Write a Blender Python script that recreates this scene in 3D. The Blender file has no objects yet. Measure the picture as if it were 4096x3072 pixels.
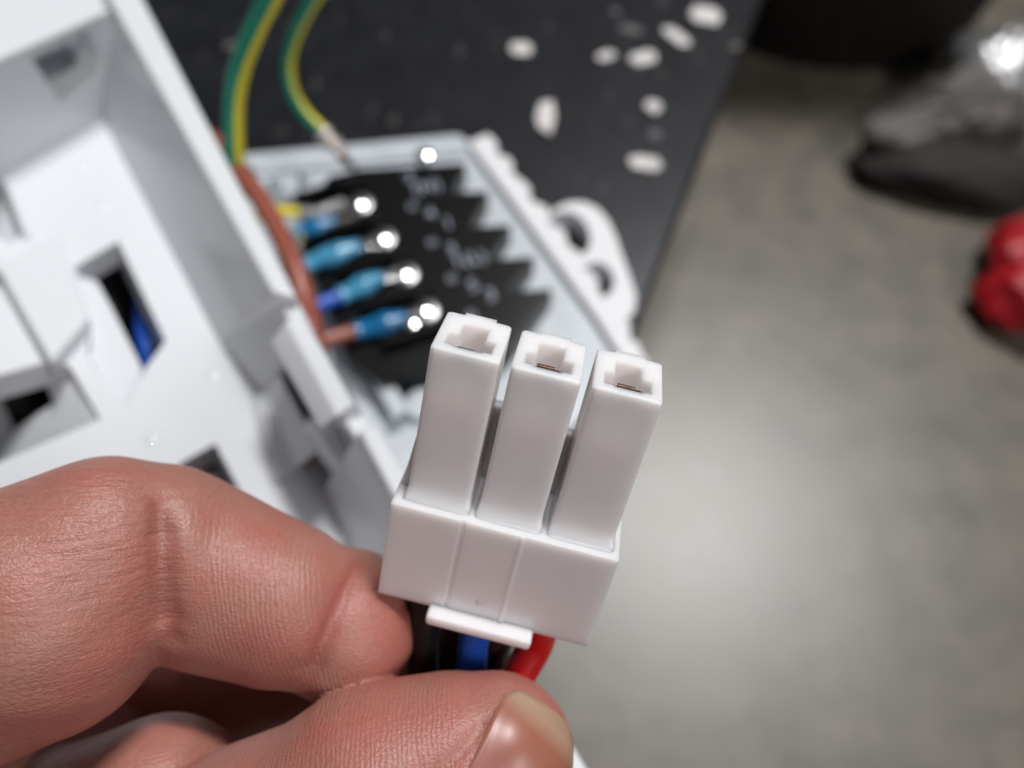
import bpy, bmesh, math, random
import numpy as np
from mathutils import Vector, Matrix, noise
from mathutils.geometry import tessellate_polygon
random.seed(7)
R = math.radians
S = bpy.context.scene
COL = S.collection
S.unit_settings.system = 'METRIC'
S.unit_settings.scale_length = 0.01          # one unit is one centimetre

# ------------------------------------------------------------------ camera
CAM_Z, PITCH, F = 16.5, 60.0, 3186.0         # F in photograph pixels (photograph 4096 wide)
cd = bpy.data.cameras.new('camera'); cam = bpy.data.objects.new('camera', cd); COL.objects.link(cam)
cam.location = (0, 0, CAM_Z); cam.rotation_euler = (R(90 - PITCH), 0, 0)
cd.sensor_width = 36; cd.lens = 36 * F / 4096; cd.clip_start = .05; cd.clip_end = 2000
cd.dof.use_dof = True; cd.dof.focus_distance = 6.2; cd.dof.aperture_fstop = 0.165; cd.dof.aperture_blades = 0
S.camera = cam
CR = Matrix.Rotation(R(90 - PITCH), 3, 'X'); CP = Vector((0, 0, CAM_Z))

# ------------------------------------------------------------------ light
wd = bpy.data.worlds.new('World'); S.world = wd; wd.use_nodes = True
wd.node_tree.nodes['Background'].inputs[0].default_value = (.86, .93, 1, 1)
wd.node_tree.nodes['Background'].inputs[1].default_value = .10
def lamp(name, loc, target, sx, sy, power, col):
    ld = bpy.data.lights.new(name, 'AREA'); ld.shape = 'RECTANGLE'; ld.size = sx; ld.size_y = sy
    ld.energy = power; ld.color = col
    o = bpy.data.objects.new(name, ld); COL.objects.link(o); o.location = loc
    o.rotation_euler = (Vector(target) - Vector(loc)).to_track_quat('-Z', 'Y').to_euler()
    return o
lamp('ceiling_lamp', (53, 87, 186), (0, 4, 6), 46, 24, 410000, (1, .99, .98))
lamp('added_fill_lamp', (128, -84, 160), (0, 4, 6), 60, 30, 175000, (1, .97, .96))  # unseen lamp added behind the camera to fill the connector's front
S.view_settings.view_transform = 'Standard'; S.view_settings.look = 'None'
S.view_settings.exposure = 0; S.view_settings.gamma = 1
S.cycles.use_denoising = True
S.cycles.max_bounces = 8; S.cycles.sample_clamp_indirect = 6

# ------------------------------------------------------------------ pixel -> place
def ray(px, py):
    return CR @ Vector(((px - 2048) / F, (1536 - py) / F, -1))
def U(px, py, d):                            # photograph pixel at a camera depth
    return CP + ray(px, py) * d
def onz(px, py, z):
    r = ray(px, py); return CP + r * ((z - CAM_Z) / r.z)
K = 4096 / 2212                              # overview pixels
def V(x, y): return (x * K, y * K)

class Frame:
    def __init__(s, o, n, x):
        s.o = Vector(o); s.n = Vector(n).normalized(); x = Vector(x)
        s.x = (x - x.dot(s.n) * s.n).normalized(); s.y = s.n.cross(s.x)
    def hit(s, px, py, h):                   # pixel on the plane lifted by h -> 2D
        r = ray(px, py); p0 = s.o + s.n * h
        t = (p0 - CP).dot(s.n) / r.dot(s.n); p = CP + r * t - s.o
        return (p.dot(s.x), p.dot(s.y))
    def w(s, a, b, h): return s.o + s.x * a + s.y * b + s.n * h
    def wp(s, px, py, h): a, b = s.hit(px, py, h); return s.w(a, b, h)
TBL = Frame((0, 0, 0), (0, 0, 1), (1, 0, 0))
_t = R(20)
CN = Vector((.86 * math.sin(_t), .51 * math.sin(_t), math.cos(_t)))
COV = Frame(U(1000, 1500, 11.2), CN, (.5, -.86, 0))

# ------------------------------------------------------------------ materials
def mat(name, col, rough=.5, metal=0, sss=0, sss_r=(1, .8, .6), sss_s=.1, noise_amt=0, noise_scale=3,
        bump=0, bump_scale=20, col2=None, trans=0, ior=1.45, coat=0, spec=.5, alpha=1):
    m = bpy.data.materials.new(name); m.use_nodes = True; nt = m.node_tree; b = nt.nodes['Principled BSDF']
    b.inputs['Base Color'].default_value = (*col, 1); b.inputs['Roughness'].default_value = rough
    b.inputs['Metallic'].default_value = metal; b.inputs['Subsurface Weight'].default_value = sss
    b.inputs['Subsurface Radius'].default_value = sss_r; b.inputs['Subsurface Scale'].default_value = sss_s
    b.inputs['Transmission Weight'].default_value = trans; b.inputs['IOR'].default_value = ior
    b.inputs['Coat Weight'].default_value = coat; b.inputs['Specular IOR Level'].default_value = spec
    b.inputs['Alpha'].default_value = alpha
    tc = nt.nodes.new('ShaderNodeTexCoord')
    if noise_amt or col2:
        n = nt.nodes.new('ShaderNodeTexNoise'); n.inputs['Scale'].default_value = noise_scale
        n.inputs['Detail'].default_value = 6; nt.links.new(tc.outputs['Object'], n.inputs['Vector'])
        r = nt.nodes.new('ShaderNodeValToRGB'); r.color_ramp.elements[0].position = .35; r.color_ramp.elements[1].position = .68
        c2 = col2 or tuple(c * (1 - noise_amt) for c in col)
        r.color_ramp.elements[0].color = (*c2, 1); r.color_ramp.elements[1].color = (*col, 1)
        nt.links.new(n.outputs['Fac'], r.inputs[0]); nt.links.new(r.outputs[0], b.inputs['Base Color'])
    if bump:
        n = nt.nodes.new('ShaderNodeTexNoise'); n.inputs['Scale'].default_value = bump_scale
        n.inputs['Detail'].default_value = 5; nt.links.new(tc.outputs['Object'], n.inputs['Vector'])
        bp = nt.nodes.new('ShaderNodeBump'); bp.inputs['Strength'].default_value = 1; bp.inputs['Distance'].default_value = bump
        nt.links.new(n.outputs['Fac'], bp.inputs['Height']); nt.links.new(bp.outputs[0], b.inputs['Normal'])
    return m
M = {}
M['nylon'] = mat('white_nylon', (.86, .815, .815), .32, sss=1, sss_r=(1, .88, .78), sss_s=.26, bump=.0006, bump_scale=14, spec=.45)
M['mark'] = mat('moulding_mark', (.66, .60, .58), .3)
M['cover'] = mat('white_abs', (.65, .67, .70), .2, sss=.25, sss_s=.08, bump=.0015, bump_scale=5)
M['gloss'] = mat('polished_abs', (.65, .67, .70), .07)
M['plate'] = mat('grey_white_plastic', (.50, .54, .58), .4, noise_amt=.12, noise_scale=1.5)
M['rim'] = mat('matt_white_plastic', (.68, .68, .70), .5, bump=.03, bump_scale=5)
M['black'] = mat('black_bakelite', (.004, .004, .0045), .3, spec=.3, noise_amt=.4, noise_scale=4)
M['steel'] = mat('zinc_steel', (.82, .83, .84), .12, metal=1)
M['steel_dull'] = mat('dull_steel', (.5, .5, .52), .35, metal=1, noise_amt=.3, noise_scale=4)
M['crimp'] = mat('bright_crimp', (.9, .82, .76), .2, metal=.7)
M['copper'] = mat('tinned_copper', (.30, .17, .12), .3, metal=1)
M['tarnish'] = mat('tarnished_contact', (.07, .04, .035), .4, metal=.6)
M['sleeve'] = mat('blue_sleeve', (.015, .25, .58), .2, trans=.2, noise_amt=.65, noise_scale=5)
M['sleeve2'] = mat('cyan_sleeve', (.10, .47, .78), .2, trans=.2, noise_amt=.6, noise_scale=5)
M['clear'] = mat('clear_sleeve', (.55, .56, .54), .2, trans=.4, noise_amt=.5, noise_scale=4)
M['w_black'] = mat('black_insulation', (.006, .006, .007), .4)
M['w_brown'] = mat('brown_insulation', (.06, .02, .012), .42)
M['w_blue'] = mat('blue_insulation', (.012, .085, .46), .38)
M['w_red'] = mat('red_insulation', (.60, .008, .010), .38)
M['w_rust'] = mat('red_brown_cable', (.26, .07, .045), .33)
M['w_yellow'] = mat('yellow_insulation', (.75, .62, .03), .4)
M['foam'] = mat('foam_chip', (.70, .67, .66), .8, noise_amt=.25, noise_scale=3, bump=.05, bump_scale=5)
M['red_grip'] = mat('red_grip', (.42, .010, .018), .4, noise_amt=.3, noise_scale=.5)
M['bag'] = mat('dark_leather', (.010, .0055, .003), .8, noise_amt=.5, noise_scale=.6)
M['letter'] = mat('pale_print', (.33, .36, .43), .5)

def two_tone():
    m = bpy.data.materials.new('green_yellow_insulation'); m.use_nodes = True; nt = m.node_tree; b = nt.nodes['Principled BSDF']
    uv = nt.nodes.new('ShaderNodeTexCoord'); sp = nt.nodes.new('ShaderNodeSeparateXYZ'); nt.links.new(uv.outputs['UV'], sp.inputs[0])
    r = nt.nodes.new('ShaderNodeValToRGB'); r.color_ramp.interpolation = 'CONSTANT'
    e = r.color_ramp.elements; e[0].color = (.70, .60, .02, 1); e[1].position = .19; e[1].color = (.0, .22, .13, 1)
    k = e.new(.86); k.color = (.70, .60, .02, 1)
    nt.links.new(sp.outputs['X'], r.inputs[0]); nt.links.new(r.outputs[0], b.inputs['Base Color']); b.inputs['Roughness'].default_value = .4
    return m
M['gy'] = two_tone()

def sheet_mat():
    m = bpy.data.materials.new('dark_painted_sheet'); m.use_nodes = True; nt = m.node_tree; b = nt.nodes['Principled BSDF']
    tc = nt.nodes.new('ShaderNodeTexCoord')
    n = nt.nodes.new('ShaderNodeTexNoise'); n.inputs['Scale'].default_value = .7; n.inputs['Detail'].default_value = 8
    nt.links.new(tc.outputs['Object'], n.inputs['Vector'])
    r = nt.nodes.new('ShaderNodeValToRGB'); r.color_ramp.elements[0].position = .3; r.color_ramp.elements[1].position = .75
    r.color_ramp.elements[0].color = (.005, .0052, .006, 1); r.color_ramp.elements[1].color = (.012, .0125, .0155, 1)
    nt.links.new(n.outputs['Fac'], r.inputs[0])
    # pale scuffs and dust
    n2 = nt.nodes.new('ShaderNodeTexNoise'); n2.inputs['Scale'].default_value = 1.9; n2.inputs['Detail'].default_value = 3
    mp = nt.nodes.new('ShaderNodeMapping'); mp.inputs['Scale'].default_value = (1, .35, 1); mp.inputs['Rotation'].default_value = (0, 0, .9)
    nt.links.new(tc.outputs['Object'], mp.inputs[0]); nt.links.new(mp.outputs[0], n2.inputs['Vector'])
    r2 = nt.nodes.new('ShaderNodeValToRGB'); r2.color_ramp.elements[0].position = .63; r2.color_ramp.elements[1].position = .78
    r2.color_ramp.elements[0].color = (0, 0, 0, 1); r2.color_ramp.elements[1].color = (.9, .9, .9, 1)
    nt.links.new(n2.outputs['Fac'], r2.inputs[0])
    mx = nt.nodes.new('ShaderNodeMix'); mx.data_type = 'RGBA'; nt.links.new(r2.outputs[0], mx.inputs['Factor'])
    nt.links.new(r.outputs[0], mx.inputs['A']); mx.inputs['B'].default_value = (.08, .075, .075, 1)
    nt.links.new(mx.outputs['Result'], b.inputs['Base Color'])
    b.inputs['Roughness'].default_value = .34; b.inputs['Specular IOR Level'].default_value = .38; b.inputs['Specular Tint'].default_value = (.93, .95, 1, 1)
    return m
M['sheet'] = sheet_mat()

def floor_mat():
    m = bpy.data.materials.new('concrete'); m.use_nodes = True; nt = m.node_tree; b = nt.nodes['Principled BSDF']
    tc = nt.nodes.new('ShaderNodeTexCoord')
    n = nt.nodes.new('ShaderNodeTexNoise'); n.inputs['Scale'].default_value = .3; n.inputs['Detail'].default_value = 7; n.inputs['Roughness'].default_value = .66
    nt.links.new(tc.outputs['Object'], n.inputs['Vector'])
    r = nt.nodes.new('ShaderNodeValToRGB'); r.color_ramp.elements[0].position = .33; r.color_ramp.elements[1].position = .68
    r.color_ramp.elements[0].color = (.066, .058, .046, 1); r.color_ramp.elements[1].color = (.142, .121, .093, 1)
    nt.links.new(n.outputs['Fac'], r.inputs[0])
    n2 = nt.nodes.new('ShaderNodeTexNoise'); n2.inputs['Scale'].default_value = .5; n2.inputs['Detail'].default_value = 3
    mp = nt.nodes.new('ShaderNodeMapping'); mp.inputs['Scale'].default_value = (1, .4, 1); mp.inputs['Rotation'].default_value = (0, 0, -.6)
    nt.links.new(tc.outputs['Object'], mp.inputs[0]); nt.links.new(mp.outputs[0], n2.inputs['Vector'])
    r2 = nt.nodes.new('ShaderNodeValToRGB'); r2.color_ramp.elements[0].position = .58; r2.color_ramp.elements[1].position = .72
    r2.color_ramp.elements[0].color = (0, 0, 0, 1); r2.color_ramp.elements[1].color = (.75, .75, .75, 1)
    nt.links.new(n2.outputs['Fac'], r2.inputs[0])
    mx = nt.nodes.new('ShaderNodeMix'); mx.data_type = 'RGBA'; nt.links.new(r2.outputs[0], mx.inputs['Factor'])
    nt.links.new(r.outputs[0], mx.inputs['A']); mx.inputs['B'].default_value = (.09, .085, .07, 1)
    nt.links.new(mx.outputs['Result'], b.inputs['Base Color'])
    rr = nt.nodes.new('ShaderNodeMapRange'); rr.inputs['To Min'].default_value = .36; rr.inputs['To Max'].default_value = .44
    nt.links.new(n.outputs['Fac'], rr.inputs['Value']); nt.links.new(rr.outputs[0], b.inputs['Roughness'])
    b.inputs['Specular IOR Level'].default_value = .75
    return m
M['floor'] = floor_mat()

# ------------------------------------------------------------------ builders
def link(name, me, m, parent=None, smooth=False, bevel=0, seg=2):
    o = bpy.data.objects.new(name, me); COL.objects.link(o)
    if m: me.materials.append(M[m] if isinstance(m, str) else m)
    if parent: o.parent = parent
    if smooth: me.polygons.foreach_set('use_smooth', [True] * len(me.polygons))
    if bevel:
        b = o.modifiers.new('bevel', 'BEVEL'); b.width = bevel; b.segments = seg; b.limit_method = 'ANGLE'; b.angle_limit = R(30)
        me.polygons.foreach_set('use_smooth', [True] * len(me.polygons))
        w = o.modifiers.new('wn', 'WEIGHTED_NORMAL'); w.keep_sharp = False
    return o
def tag(o, label=None, cat=None, group=None, kind=None):
    if label: o['label'] = label
    if cat: o['category'] = cat
    if group: o['group'] = group
    if kind: o['kind'] = kind
    return o
def empty(name, loc, label, cat, group=None):
    o = bpy.data.objects.new(name, None); COL.objects.link(o); o.location = loc; o.empty_display_size = .2
    bpy.context.view_layer.update()
    return tag(o, label, cat, group)
def reparent(o, p):                          # keep the world place
    o.parent = p; o.matrix_parent_inverse = Matrix.Translation(p.location).inverted()
    return o
def mesh(name, verts, faces):
    me = bpy.data.meshes.new(name); me.from_pydata([tuple(v) for v in verts], [], faces); me.update()
    bm = bmesh.new(); bm.from_mesh(me); bmesh.ops.recalc_face_normals(bm, faces=bm.faces); bm.to_mesh(me); bm.free()
    return me
def prism(name, loops, fr, h0, h1, m, parent, bevel=.03, seg=2):
    """loops: 2D loops in the frame (outer first, then holes), solid from h0 to h1"""
    allp = [p for l in loops for p in l]; n = len(allp)
    tris = tessellate_polygon([[Vector((x, y, 0)) for x, y in l] for l in loops])
    vs = [fr.w(x, y, h1) for x, y in allp] + [fr.w(x, y, h0) for x, y in allp]
    fs = [tuple(t) for t in tris] + [tuple(i + n for i in reversed(t)) for t in tris]
    k = 0
    for l in loops:
        c = len(l)
        for i in range(c):
            a, b = k + i, k + (i + 1) % c; fs.append((a, b, b + n, a + n))
        k += c
    o = link(name, mesh(name, vs, fs), m, bevel=bevel, seg=seg)
    return reparent(o, parent) if parent else o
def loft(name, secs, m, parent, bevel=.04, closed=True):
    """secs: list of cross-sections (equal number of world points)"""
    k = len(secs[0]); vs = [p for s in secs for p in s]; fs = []
    for i in range(len(secs) - 1):
        for j in range(k):
            a = i * k + j; b = i * k + (j + 1) % k; fs.append((a, b, b + k, a + k))
    fs.append(tuple(range(k))); fs.append(tuple(range((len(secs) - 1) * k, len(secs) * k)))
    o = link(name, mesh(name, vs, fs), m, bevel=bevel)
    return reparent(o, parent) if parent else o
def vloop(fr, pts, h): return [fr.hit(*V(*p), h) for p in pts]
def spline(pts, n=10):
    P = [Vector(p) for p in pts]; P = [P[0] * 2 - P[1]] + P + [P[-1] * 2 - P[-2]]; out = []
    for i in range(1, len(P) - 2):
        for j in range(n):
            t = j / n; a, b, c, d = P[i - 1:i + 3]
            out.append(.5 * ((2 * b) + (c - a) * t + (2 * a - 5 * b + 4 * c - d) * t * t + (3 * b - a - 3 * c + d) * t ** 3))
    out.append(P[-2]); return out
def tube(name, pts, rad, m, parent=None, seg=20, n=10, smoothpath=True, cap=True, flat=1):
    P = spline(pts, n) if smoothpath else [Vector(p) for p in pts]
    L = len(P); rr = rad if callable(rad) else (lambda t: rad)
    vs, fs, uvs = [], [], []
    ref0 = Vector((1, 0, 0))
    for i, p in enumerate(P):
        d = (P[min(i + 1, L - 1)] - P[max(i - 1, 0)]).normalized()
        ref = ref0 - ref0.dot(d) * d
        if ref.length < .2: ref = Vector((0, 0, 1)) - d.z * d
        ref.normalize(); b = d.cross(ref)
        for j in range(seg):
            a = 2 * math.pi * j / seg; vs.append(p + (ref * math.cos(a) + b * math.sin(a) * flat) * rr(i / (L - 1)))
    for i in range(L - 1):
        for j in range(seg):
            j2 = (j + 1) % seg; fs.append((i * seg + j, i * seg + j2, (i + 1) * seg + j2, (i + 1) * seg + j)); uvs.append((j / seg, (j + 1) / seg))
    if cap:
        fs.append(tuple(reversed(range(seg)))); fs.append(tuple(range((L - 1) * seg, L * seg)))
    me = bpy.data.meshes.new(name); me.from_pydata([tuple(v) for v in vs], [], fs); me.update()
    uv = me.uv_layers.new(name='UVMap')
    for f, q in enumerate(uvs):
        p = me.polygons[f]
        for c, li in enumerate(p.loop_indices): uv.data[li].uv = ((q[0], q[1], q[1], q[0])[c], 0)
    o = link(name, me, m, smooth=True)
    return reparent(o, parent) if parent else o
def dome(name, c, r, h, m, parent, nrm=Vector((0, 0, 1)), seg=24, rings=6, slot=False, cap=0):
    x = nrm.orthogonal().normalized(); y = nrm.cross(x); vs = []; fs = []
    prof = [(1, -h * .6), (1, 0)] + [(math.cos(a) * .98, h * math.sin(a)) for a in [i * math.pi / 2 / rings for i in range(1, rings)]] + [(.04, h)]
    if cap: prof = [(1, -h * 1.5), (1, 0)] + [(1 - i / rings * .97, math.sqrt(cap * cap - (r * (1 - i / rings * .97)) ** 2) - math.sqrt(cap * cap - r * r)) for i in range(1, rings + 1)]
    for q, z in prof:
        for j in range(seg):
            a = 2 * math.pi * j / seg; zz = z
            if slot and q < .55 and abs(math.sin(a) * q) < .16: zz -= h * .5
            vs.append(c + (x * math.cos(a) + y * math.sin(a)) * r * q + nrm * zz)
    for i in range(len(prof) - 1):
        for j in range(seg):
            j2 = (j + 1) % seg; fs.append((i * seg + j, i * seg + j2, (i + 1) * seg + j2, (i + 1) * seg + j))
    fs.append(tuple(range((len(prof) - 1) * seg, len(prof) * seg))); fs.append(tuple(reversed(range(seg))))
    o = link(name, mesh(name, vs, fs), m, smooth=True)
    return reparent(o, parent) if parent else o
def ellipse(cx, cy, rx, ry, rot=0, n=20):
    return [(cx + rx * math.cos(a) * math.cos(rot) - ry * math.sin(a) * math.sin(rot),
             cy + rx * math.cos(a) * math.sin(rot) + ry * math.sin(a) * math.cos(rot)) for a in [2 * math.pi * i / n for i in range(n)]]

# ================================================================== the ground and the sheet
FZ = -20.0
fl = link('floor', mesh('floor', [(-900, -900, FZ), (900, -900, FZ), (900, 900, FZ), (-900, 900, FZ)], [(0, 1, 2, 3)]), 'floor')
tag(fl, kind='structure')

a0 = onz(3040, 0, 0); a1 = onz(2546, 1296, 0); dv = (a1 - a0).normalized()
pA = a0 - dv * 14; pB = a0 + dv * 13.6
loop = [(pA.x, pA.y), (pB.x, pB.y), (pB.x - 45, pB.y - 9), (pA.x - 55, pA.y + 4)]
sh = prism('metal_sheet', [loop], TBL, -1.2, 0, 'sheet', None, bevel=.12, seg=3)
tag(sh, 'dark painted metal panel lying under the white housing, littered with pale chips', 'metal panel')
# the cabinet under the sheet
lp2 = [(pA.x - 2, pA.y - 1), (pB.x - 2.5, pB.y + 2), (pB.x - 42, pB.y - 6), (pA.x - 52, pA.y + 1)]
cb = prism('appliance_cabinet', [lp2], TBL, FZ + .02, -1.204, 'sheet', None, bevel=.1)
tag(cb, 'dark cabinet that carries the painted metal panel above the floor', 'cabinet')

# foam chips
chips = [(1125, 100, 74, 42, -8, 0), (1362, 58, 84, 24, 20, 1), (1462, 74, 118, 36, 48, 0), (1525, 30, 104, 56, 8, 0),
         (1388, 120, 96, 46, -20, 0), (1312, 115, 42, 46, 60, 0), (1178, 252, 62, 96, 4, 0), (1411, 226, 58, 38, 25, 0),
         (1416, 285, 44, 30, 20, 1), (1393, 350, 112, 42, 19, 0), (1330, 20, 34, 18, 40, 1), (1590, 95, 34, 26, 30, 1), (500, 92, 60, 22, -20, 1)]
names = ['pale oblong chip near the top edge, leftmost bright chip on the dark panel',
         'thin grey flake lying left of the long slanted chip', 'long slanted white chip near the top of the panel',
         'broad white chip at the top corner of the dark panel', 'white chip tilted up to the right below the thin grey flake',
         'small squarish chip left of the tilted white chip', 'upright rounded chip nearest the screw plate',
         'small oval chip above the large oblong one by the panel edge', 'tiny grey crumb between the oval chip and the large oblong chip',
         'large oblong chip lowest of the chips by the panel edge', 'tiny grey crumb against the top edge of the picture',
         'faint grey crumb closest to the top corner edge of the panel', 'faint grey flake left of the first green and yellow wire']
for i, (x, y, w, h, rot, dim) in enumerate(chips):
    c = onz(*V(x, y), .12); s = (onz(*V(x + 1, y), .12) - c).length
    rr = random.Random(i + 40); base = []
    a = R(-rot); n = 6
    for k in range(n):
        t = 2 * math.pi * k / n; e = 2 / 3.2
        cx = abs(math.cos(t)) ** e * math.copysign(1, math.cos(t)) * w / 2 * rr.uniform(.68, .70)
        cy = abs(math.sin(t)) ** e * math.copysign(1, math.sin(t)) * h / 2 * 1.15 * rr.uniform(.62, 1.15)
        base.append((c.x + s * (cx * math.cos(a) - cy * math.sin(a)), c.y + s * (cx * math.sin(a) + cy * math.cos(a))))
    m = M['foam']
    if dim:
        if 'chip_dim' not in M: M['chip_dim'] = mat('grey_flake', (.13, .125, .13), .8, noise_amt=.4)
        m = M['chip_dim']
    o = prism('plastic_chip', [base], TBL, .004, rr.uniform(.06, .14) if not dim else .05, m, None, bevel=.03, seg=2)
    tag(o, names[i], 'plastic chip', 'chips scattered on the dark panel')

# ================================================================== terminal plate, clamp, terminal block
ZP = .5
tp = empty('terminal_plate', onz(*V(1000, 700), 0), 'grey white plastic terminal plate with a thick knobbly white rim, under the black block', 'terminal plate')
pl = [(480, 335), (740, 312), (990, 288), (1030, 315), (1110, 400), (1200, 500), (1290, 620), (1385, 760), (1310, 850), (1150, 1010), (940, 1130), (700, 1010), (520, 640)]
prism('plate', [vloop(TBL, pl, ZP)], TBL, .01, ZP, 'plate', tp, bevel=.06)
# knobbly rim
inner = [(1008, 305), (1100, 428), (1190, 552), (1290, 690), (1352, 790), (1330, 900)]
def interp(pts, t):
    n = len(pts) - 1; i = min(int(t * n), n - 1); f = t * n - i
    return (pts[i][0] * (1 - f) + pts[i + 1][0] * f, pts[i][1] * (1 - f) + pts[i + 1][1] * f)
lo, li_ = [], []
NR = 46
for i in range(NR + 1):
    t = i / NR; x, y = interp(inner, t); wdt = 46 + 7 * math.sin(i * 1.7) + random.uniform(-5, 7)
    lo.append((x + wdt, y - wdt * .42)); li_.append((x, y))
prism('rim', [vloop(TBL, li_ + lo[::-1], ZP + .22)], TBL, .01, ZP + .22, 'rim', tp, bevel=.1, seg=3)
# strip along the back with step
prism('back_ledge', [vloop(TBL, [(500, 338), (1000, 292), (1003, 330), (770, 352), (560, 372)], ZP + .12)], TBL, ZP - .1, ZP + .12, 'plate', tp, bevel=.04)
# small posts left of the block
for x, y in ((592, 388), (655, 376), (655, 410)):
    c = onz(*V(x, y), ZP + .25); o = dome('post', Vector((c.x, c.y, ZP + .12)), .17, .16, 'plate', tp, seg=16)
    dome('post_hole_shade', Vector((c.x - .05, c.y - .06, ZP + .235)), .07, .05, 'black', o, seg=12).matrix_parent_inverse = Matrix.Identity(4)  # black dome painted in for the dark inside of the hole
# lower white web close to the connector
loft('web', [[onz(*V(760, 745), 1.0), onz(*V(800, 750), 1.0), onz(*V(800, 750), .4), onz(*V(760, 745), .4)],
             [onz(*V(850, 905), 1.0), onz(*V(885, 885), 1.0), onz(*V(885, 885), .4), onz(*V(850, 905), .4)]], 'plate', tp)
prism('boss', [vloop(TBL, ellipse(905, 870, 26, 34, .3), .75)], TBL, .4, .75, 'plate', tp, bevel=.05)

cl = empty('cable_clamp', onz(*V(1280, 600), 0), 'white plastic cable clamp with two round openings at the plate edge', 'cable clamp')
outer = [(1176, 500), (1182, 470), (1200, 449), (1228, 437), (1262, 436), (1292, 450), (1314, 476), (1330, 510), (1345, 555), (1362, 600), (1374, 640),
         (1370, 672), (1352, 692), (1334, 700), (1345, 735), (1378, 765), (1345, 770), (1305, 690), (1255, 610), (1210, 545)]
prism('clamp_body', [vloop(TBL, outer, .70), vloop(TBL, ellipse(1228, 506, 54, 44, .9), .70)[::-1], vloop(TBL, ellipse(1290, 604, 40, 36, .9), .70)[::-1]],
      TBL, .01, .70, 'rim', cl, bevel=.1, seg=3)

ZB = 1.25
tb = empty('terminal_block', onz(*V(900, 600), ZP), 'black screw terminal block with four bright screws and pointed barrier fins', 'terminal block')
blk = [(678, 425), (708, 380), (775, 364), (1007, 351), (976, 413), (1056, 412), (1016, 488), (1105, 484), (1058, 558), (1156, 553), (1098, 628), (1195, 622),
       (1100, 752), (924, 800), (826, 826), (752, 776), (725, 720), (700, 650), (660, 560), (640, 500)]
prism('block_body', [vloop(TBL, blk, ZB)], TBL, ZP, ZB, 'black', tb, bevel=.05)
scr = [(770, 432), (820, 507), (868, 585), (912, 665)]
rowd = Vector((150, -46)); rowd.normalize(); cold = Vector((47, 78)); cold.normalize()
for k in range(5):                           # barriers between the rows
    bx, by = scr[0][0] + 47.5 * (k - .52), scr[0][1] + 78 * (k - .52)
    for (s0, s1) in ((-118 + 0 * k, 40),):
        p = [(bx + rowd.x * s + cold.x * q, by + rowd.y * s + cold.y * q) for s, q in ((s0, -7), (s1, -7), (s1, 7), (s0, 7))]
        prism('barrier', [vloop(TBL, p, ZB + .32)], TBL, ZB - .02, ZB + .32, 'black', tb, bevel=.05)
for k, (x, y) in enumerate(scr):
    c = onz(*V(x, y), ZB + .2); c.z = ZB
    bx, by = scr[k]
    o = dome('washer', c + Vector((.05, .05, .02)), .34, .05, 'steel_dull', tb, seg=28, rings=3)
    o = dome('screw', c + Vector((0, 0, .12)), .22, .07, 'steel', tb, rings=12, seg=36, cap=.58)
# raised label strip and print
def text(body, x, y, size, parent, rot):
    cu = bpy.data.curves.new('lettering', 'FONT'); cu.body = body; cu.size = size; cu.extrude = .004; cu.align_x = 'CENTER'; cu.align_y = 'CENTER'
    o = bpy.data.objects.new('tmp', cu); COL.objects.link(o)
    dg = bpy.context.evaluated_depsgraph_get(); me = bpy.data.meshes.new_from_object(o.evaluated_get(dg)); bpy.data.objects.remove(o)
    c = onz(*V(x, y), ZB); me.transform(Matrix.Translation((c.x, c.y, ZB + .006)) @ Matrix.Rotation(rot, 4, 'Z'))
    q = link('lettering', me, 'letter'); return reparent(q, parent)
for k, (t1, t2) in enumerate((('2', '(N)'), ('4', '1'), ('3', '1(L)'), ('S', '3'))):
    ox, oy = 47 * k, 78 * k
    text(t1, 884 + ox * .98, 384 + oy, .5, tb, R(18)); text(t2, 922 + ox * .98, 404 + oy, .52, tb, R(18))
    text('o', 890 + ox * .9, 444 + oy, .42, tb, R(18))

# crimped lugs
def lug(x0, y0, x1, y1, wire, sleeve, wx, wy, label, wl=0):
    g = empty('crimp_lug', onz(*V(x1, y1), ZB), label, 'crimp lug', 'crimped lugs screwed to the black block')
    z = ZB + .22
    A, B = onz(*V(x0, y0), z), onz(*V(x1, y1), z); d = (B - A).normalized()
    L = (B - A).length
    tube('sleeve', [A, A + d * L * .35, A + d * L * .7, B], lambda t: .25 - .04 * math.sin(t * 9) - .05 * max(0, t - .8) * 5, sleeve, g, flat=.8)
    tube('wire', [onz(*V(wx, wy), z + .25), A - d * .1, A + d * L * .45], .17, wire, g)
    q = loft('tongue', [[B + Vector((0, .12, 0)) - d * .1, B + Vector((0, .12, -.05)) - d * .1, B + Vector((0, -.12, -.05)) - d * .1, B + Vector((0, -.12, 0)) - d * .1],
                        [B + d * .5 + Vector((0, .16, -.08)), B + d * .5 + Vector((0, .16, -.12)), B + d * .5 + Vector((0, -.16, -.12)), B + d * .5 + Vector((0, -.16, -.08))]],
             'steel', g, bevel=.01)
    return g
lug(632, 505, 728, 478, 'w_yellow', 'sleeve', 560, 458, 'topmost crimp lug with a yellow wire and dark blue sleeve')
lug(650, 575, 778, 530, 'w_black', 'sleeve2', 560, 590, 'crimp lug in a pale cyan sleeve, second row from the top')
lug(735, 640, 826, 598, 'w_blue', 'sleeve2', 610, 690, 'crimp lug on the bright blue wire, third row')
lug(768, 716, 880, 686, 'w_rust', 'sleeve', 640, 750, 'lowest crimp lug, dark blue sleeve on a red brown wire')
o = dome('lug_glint', onz(*V(888, 697), ZB + .3), .15, .05, 'steel', None, rings=10, seg=32, cap=.4); tag(o, 'small steel dome added for the bright glint of the lug beside the lowest screw', 'lug_glint')  # dome added to give the highlight on the lug
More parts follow.
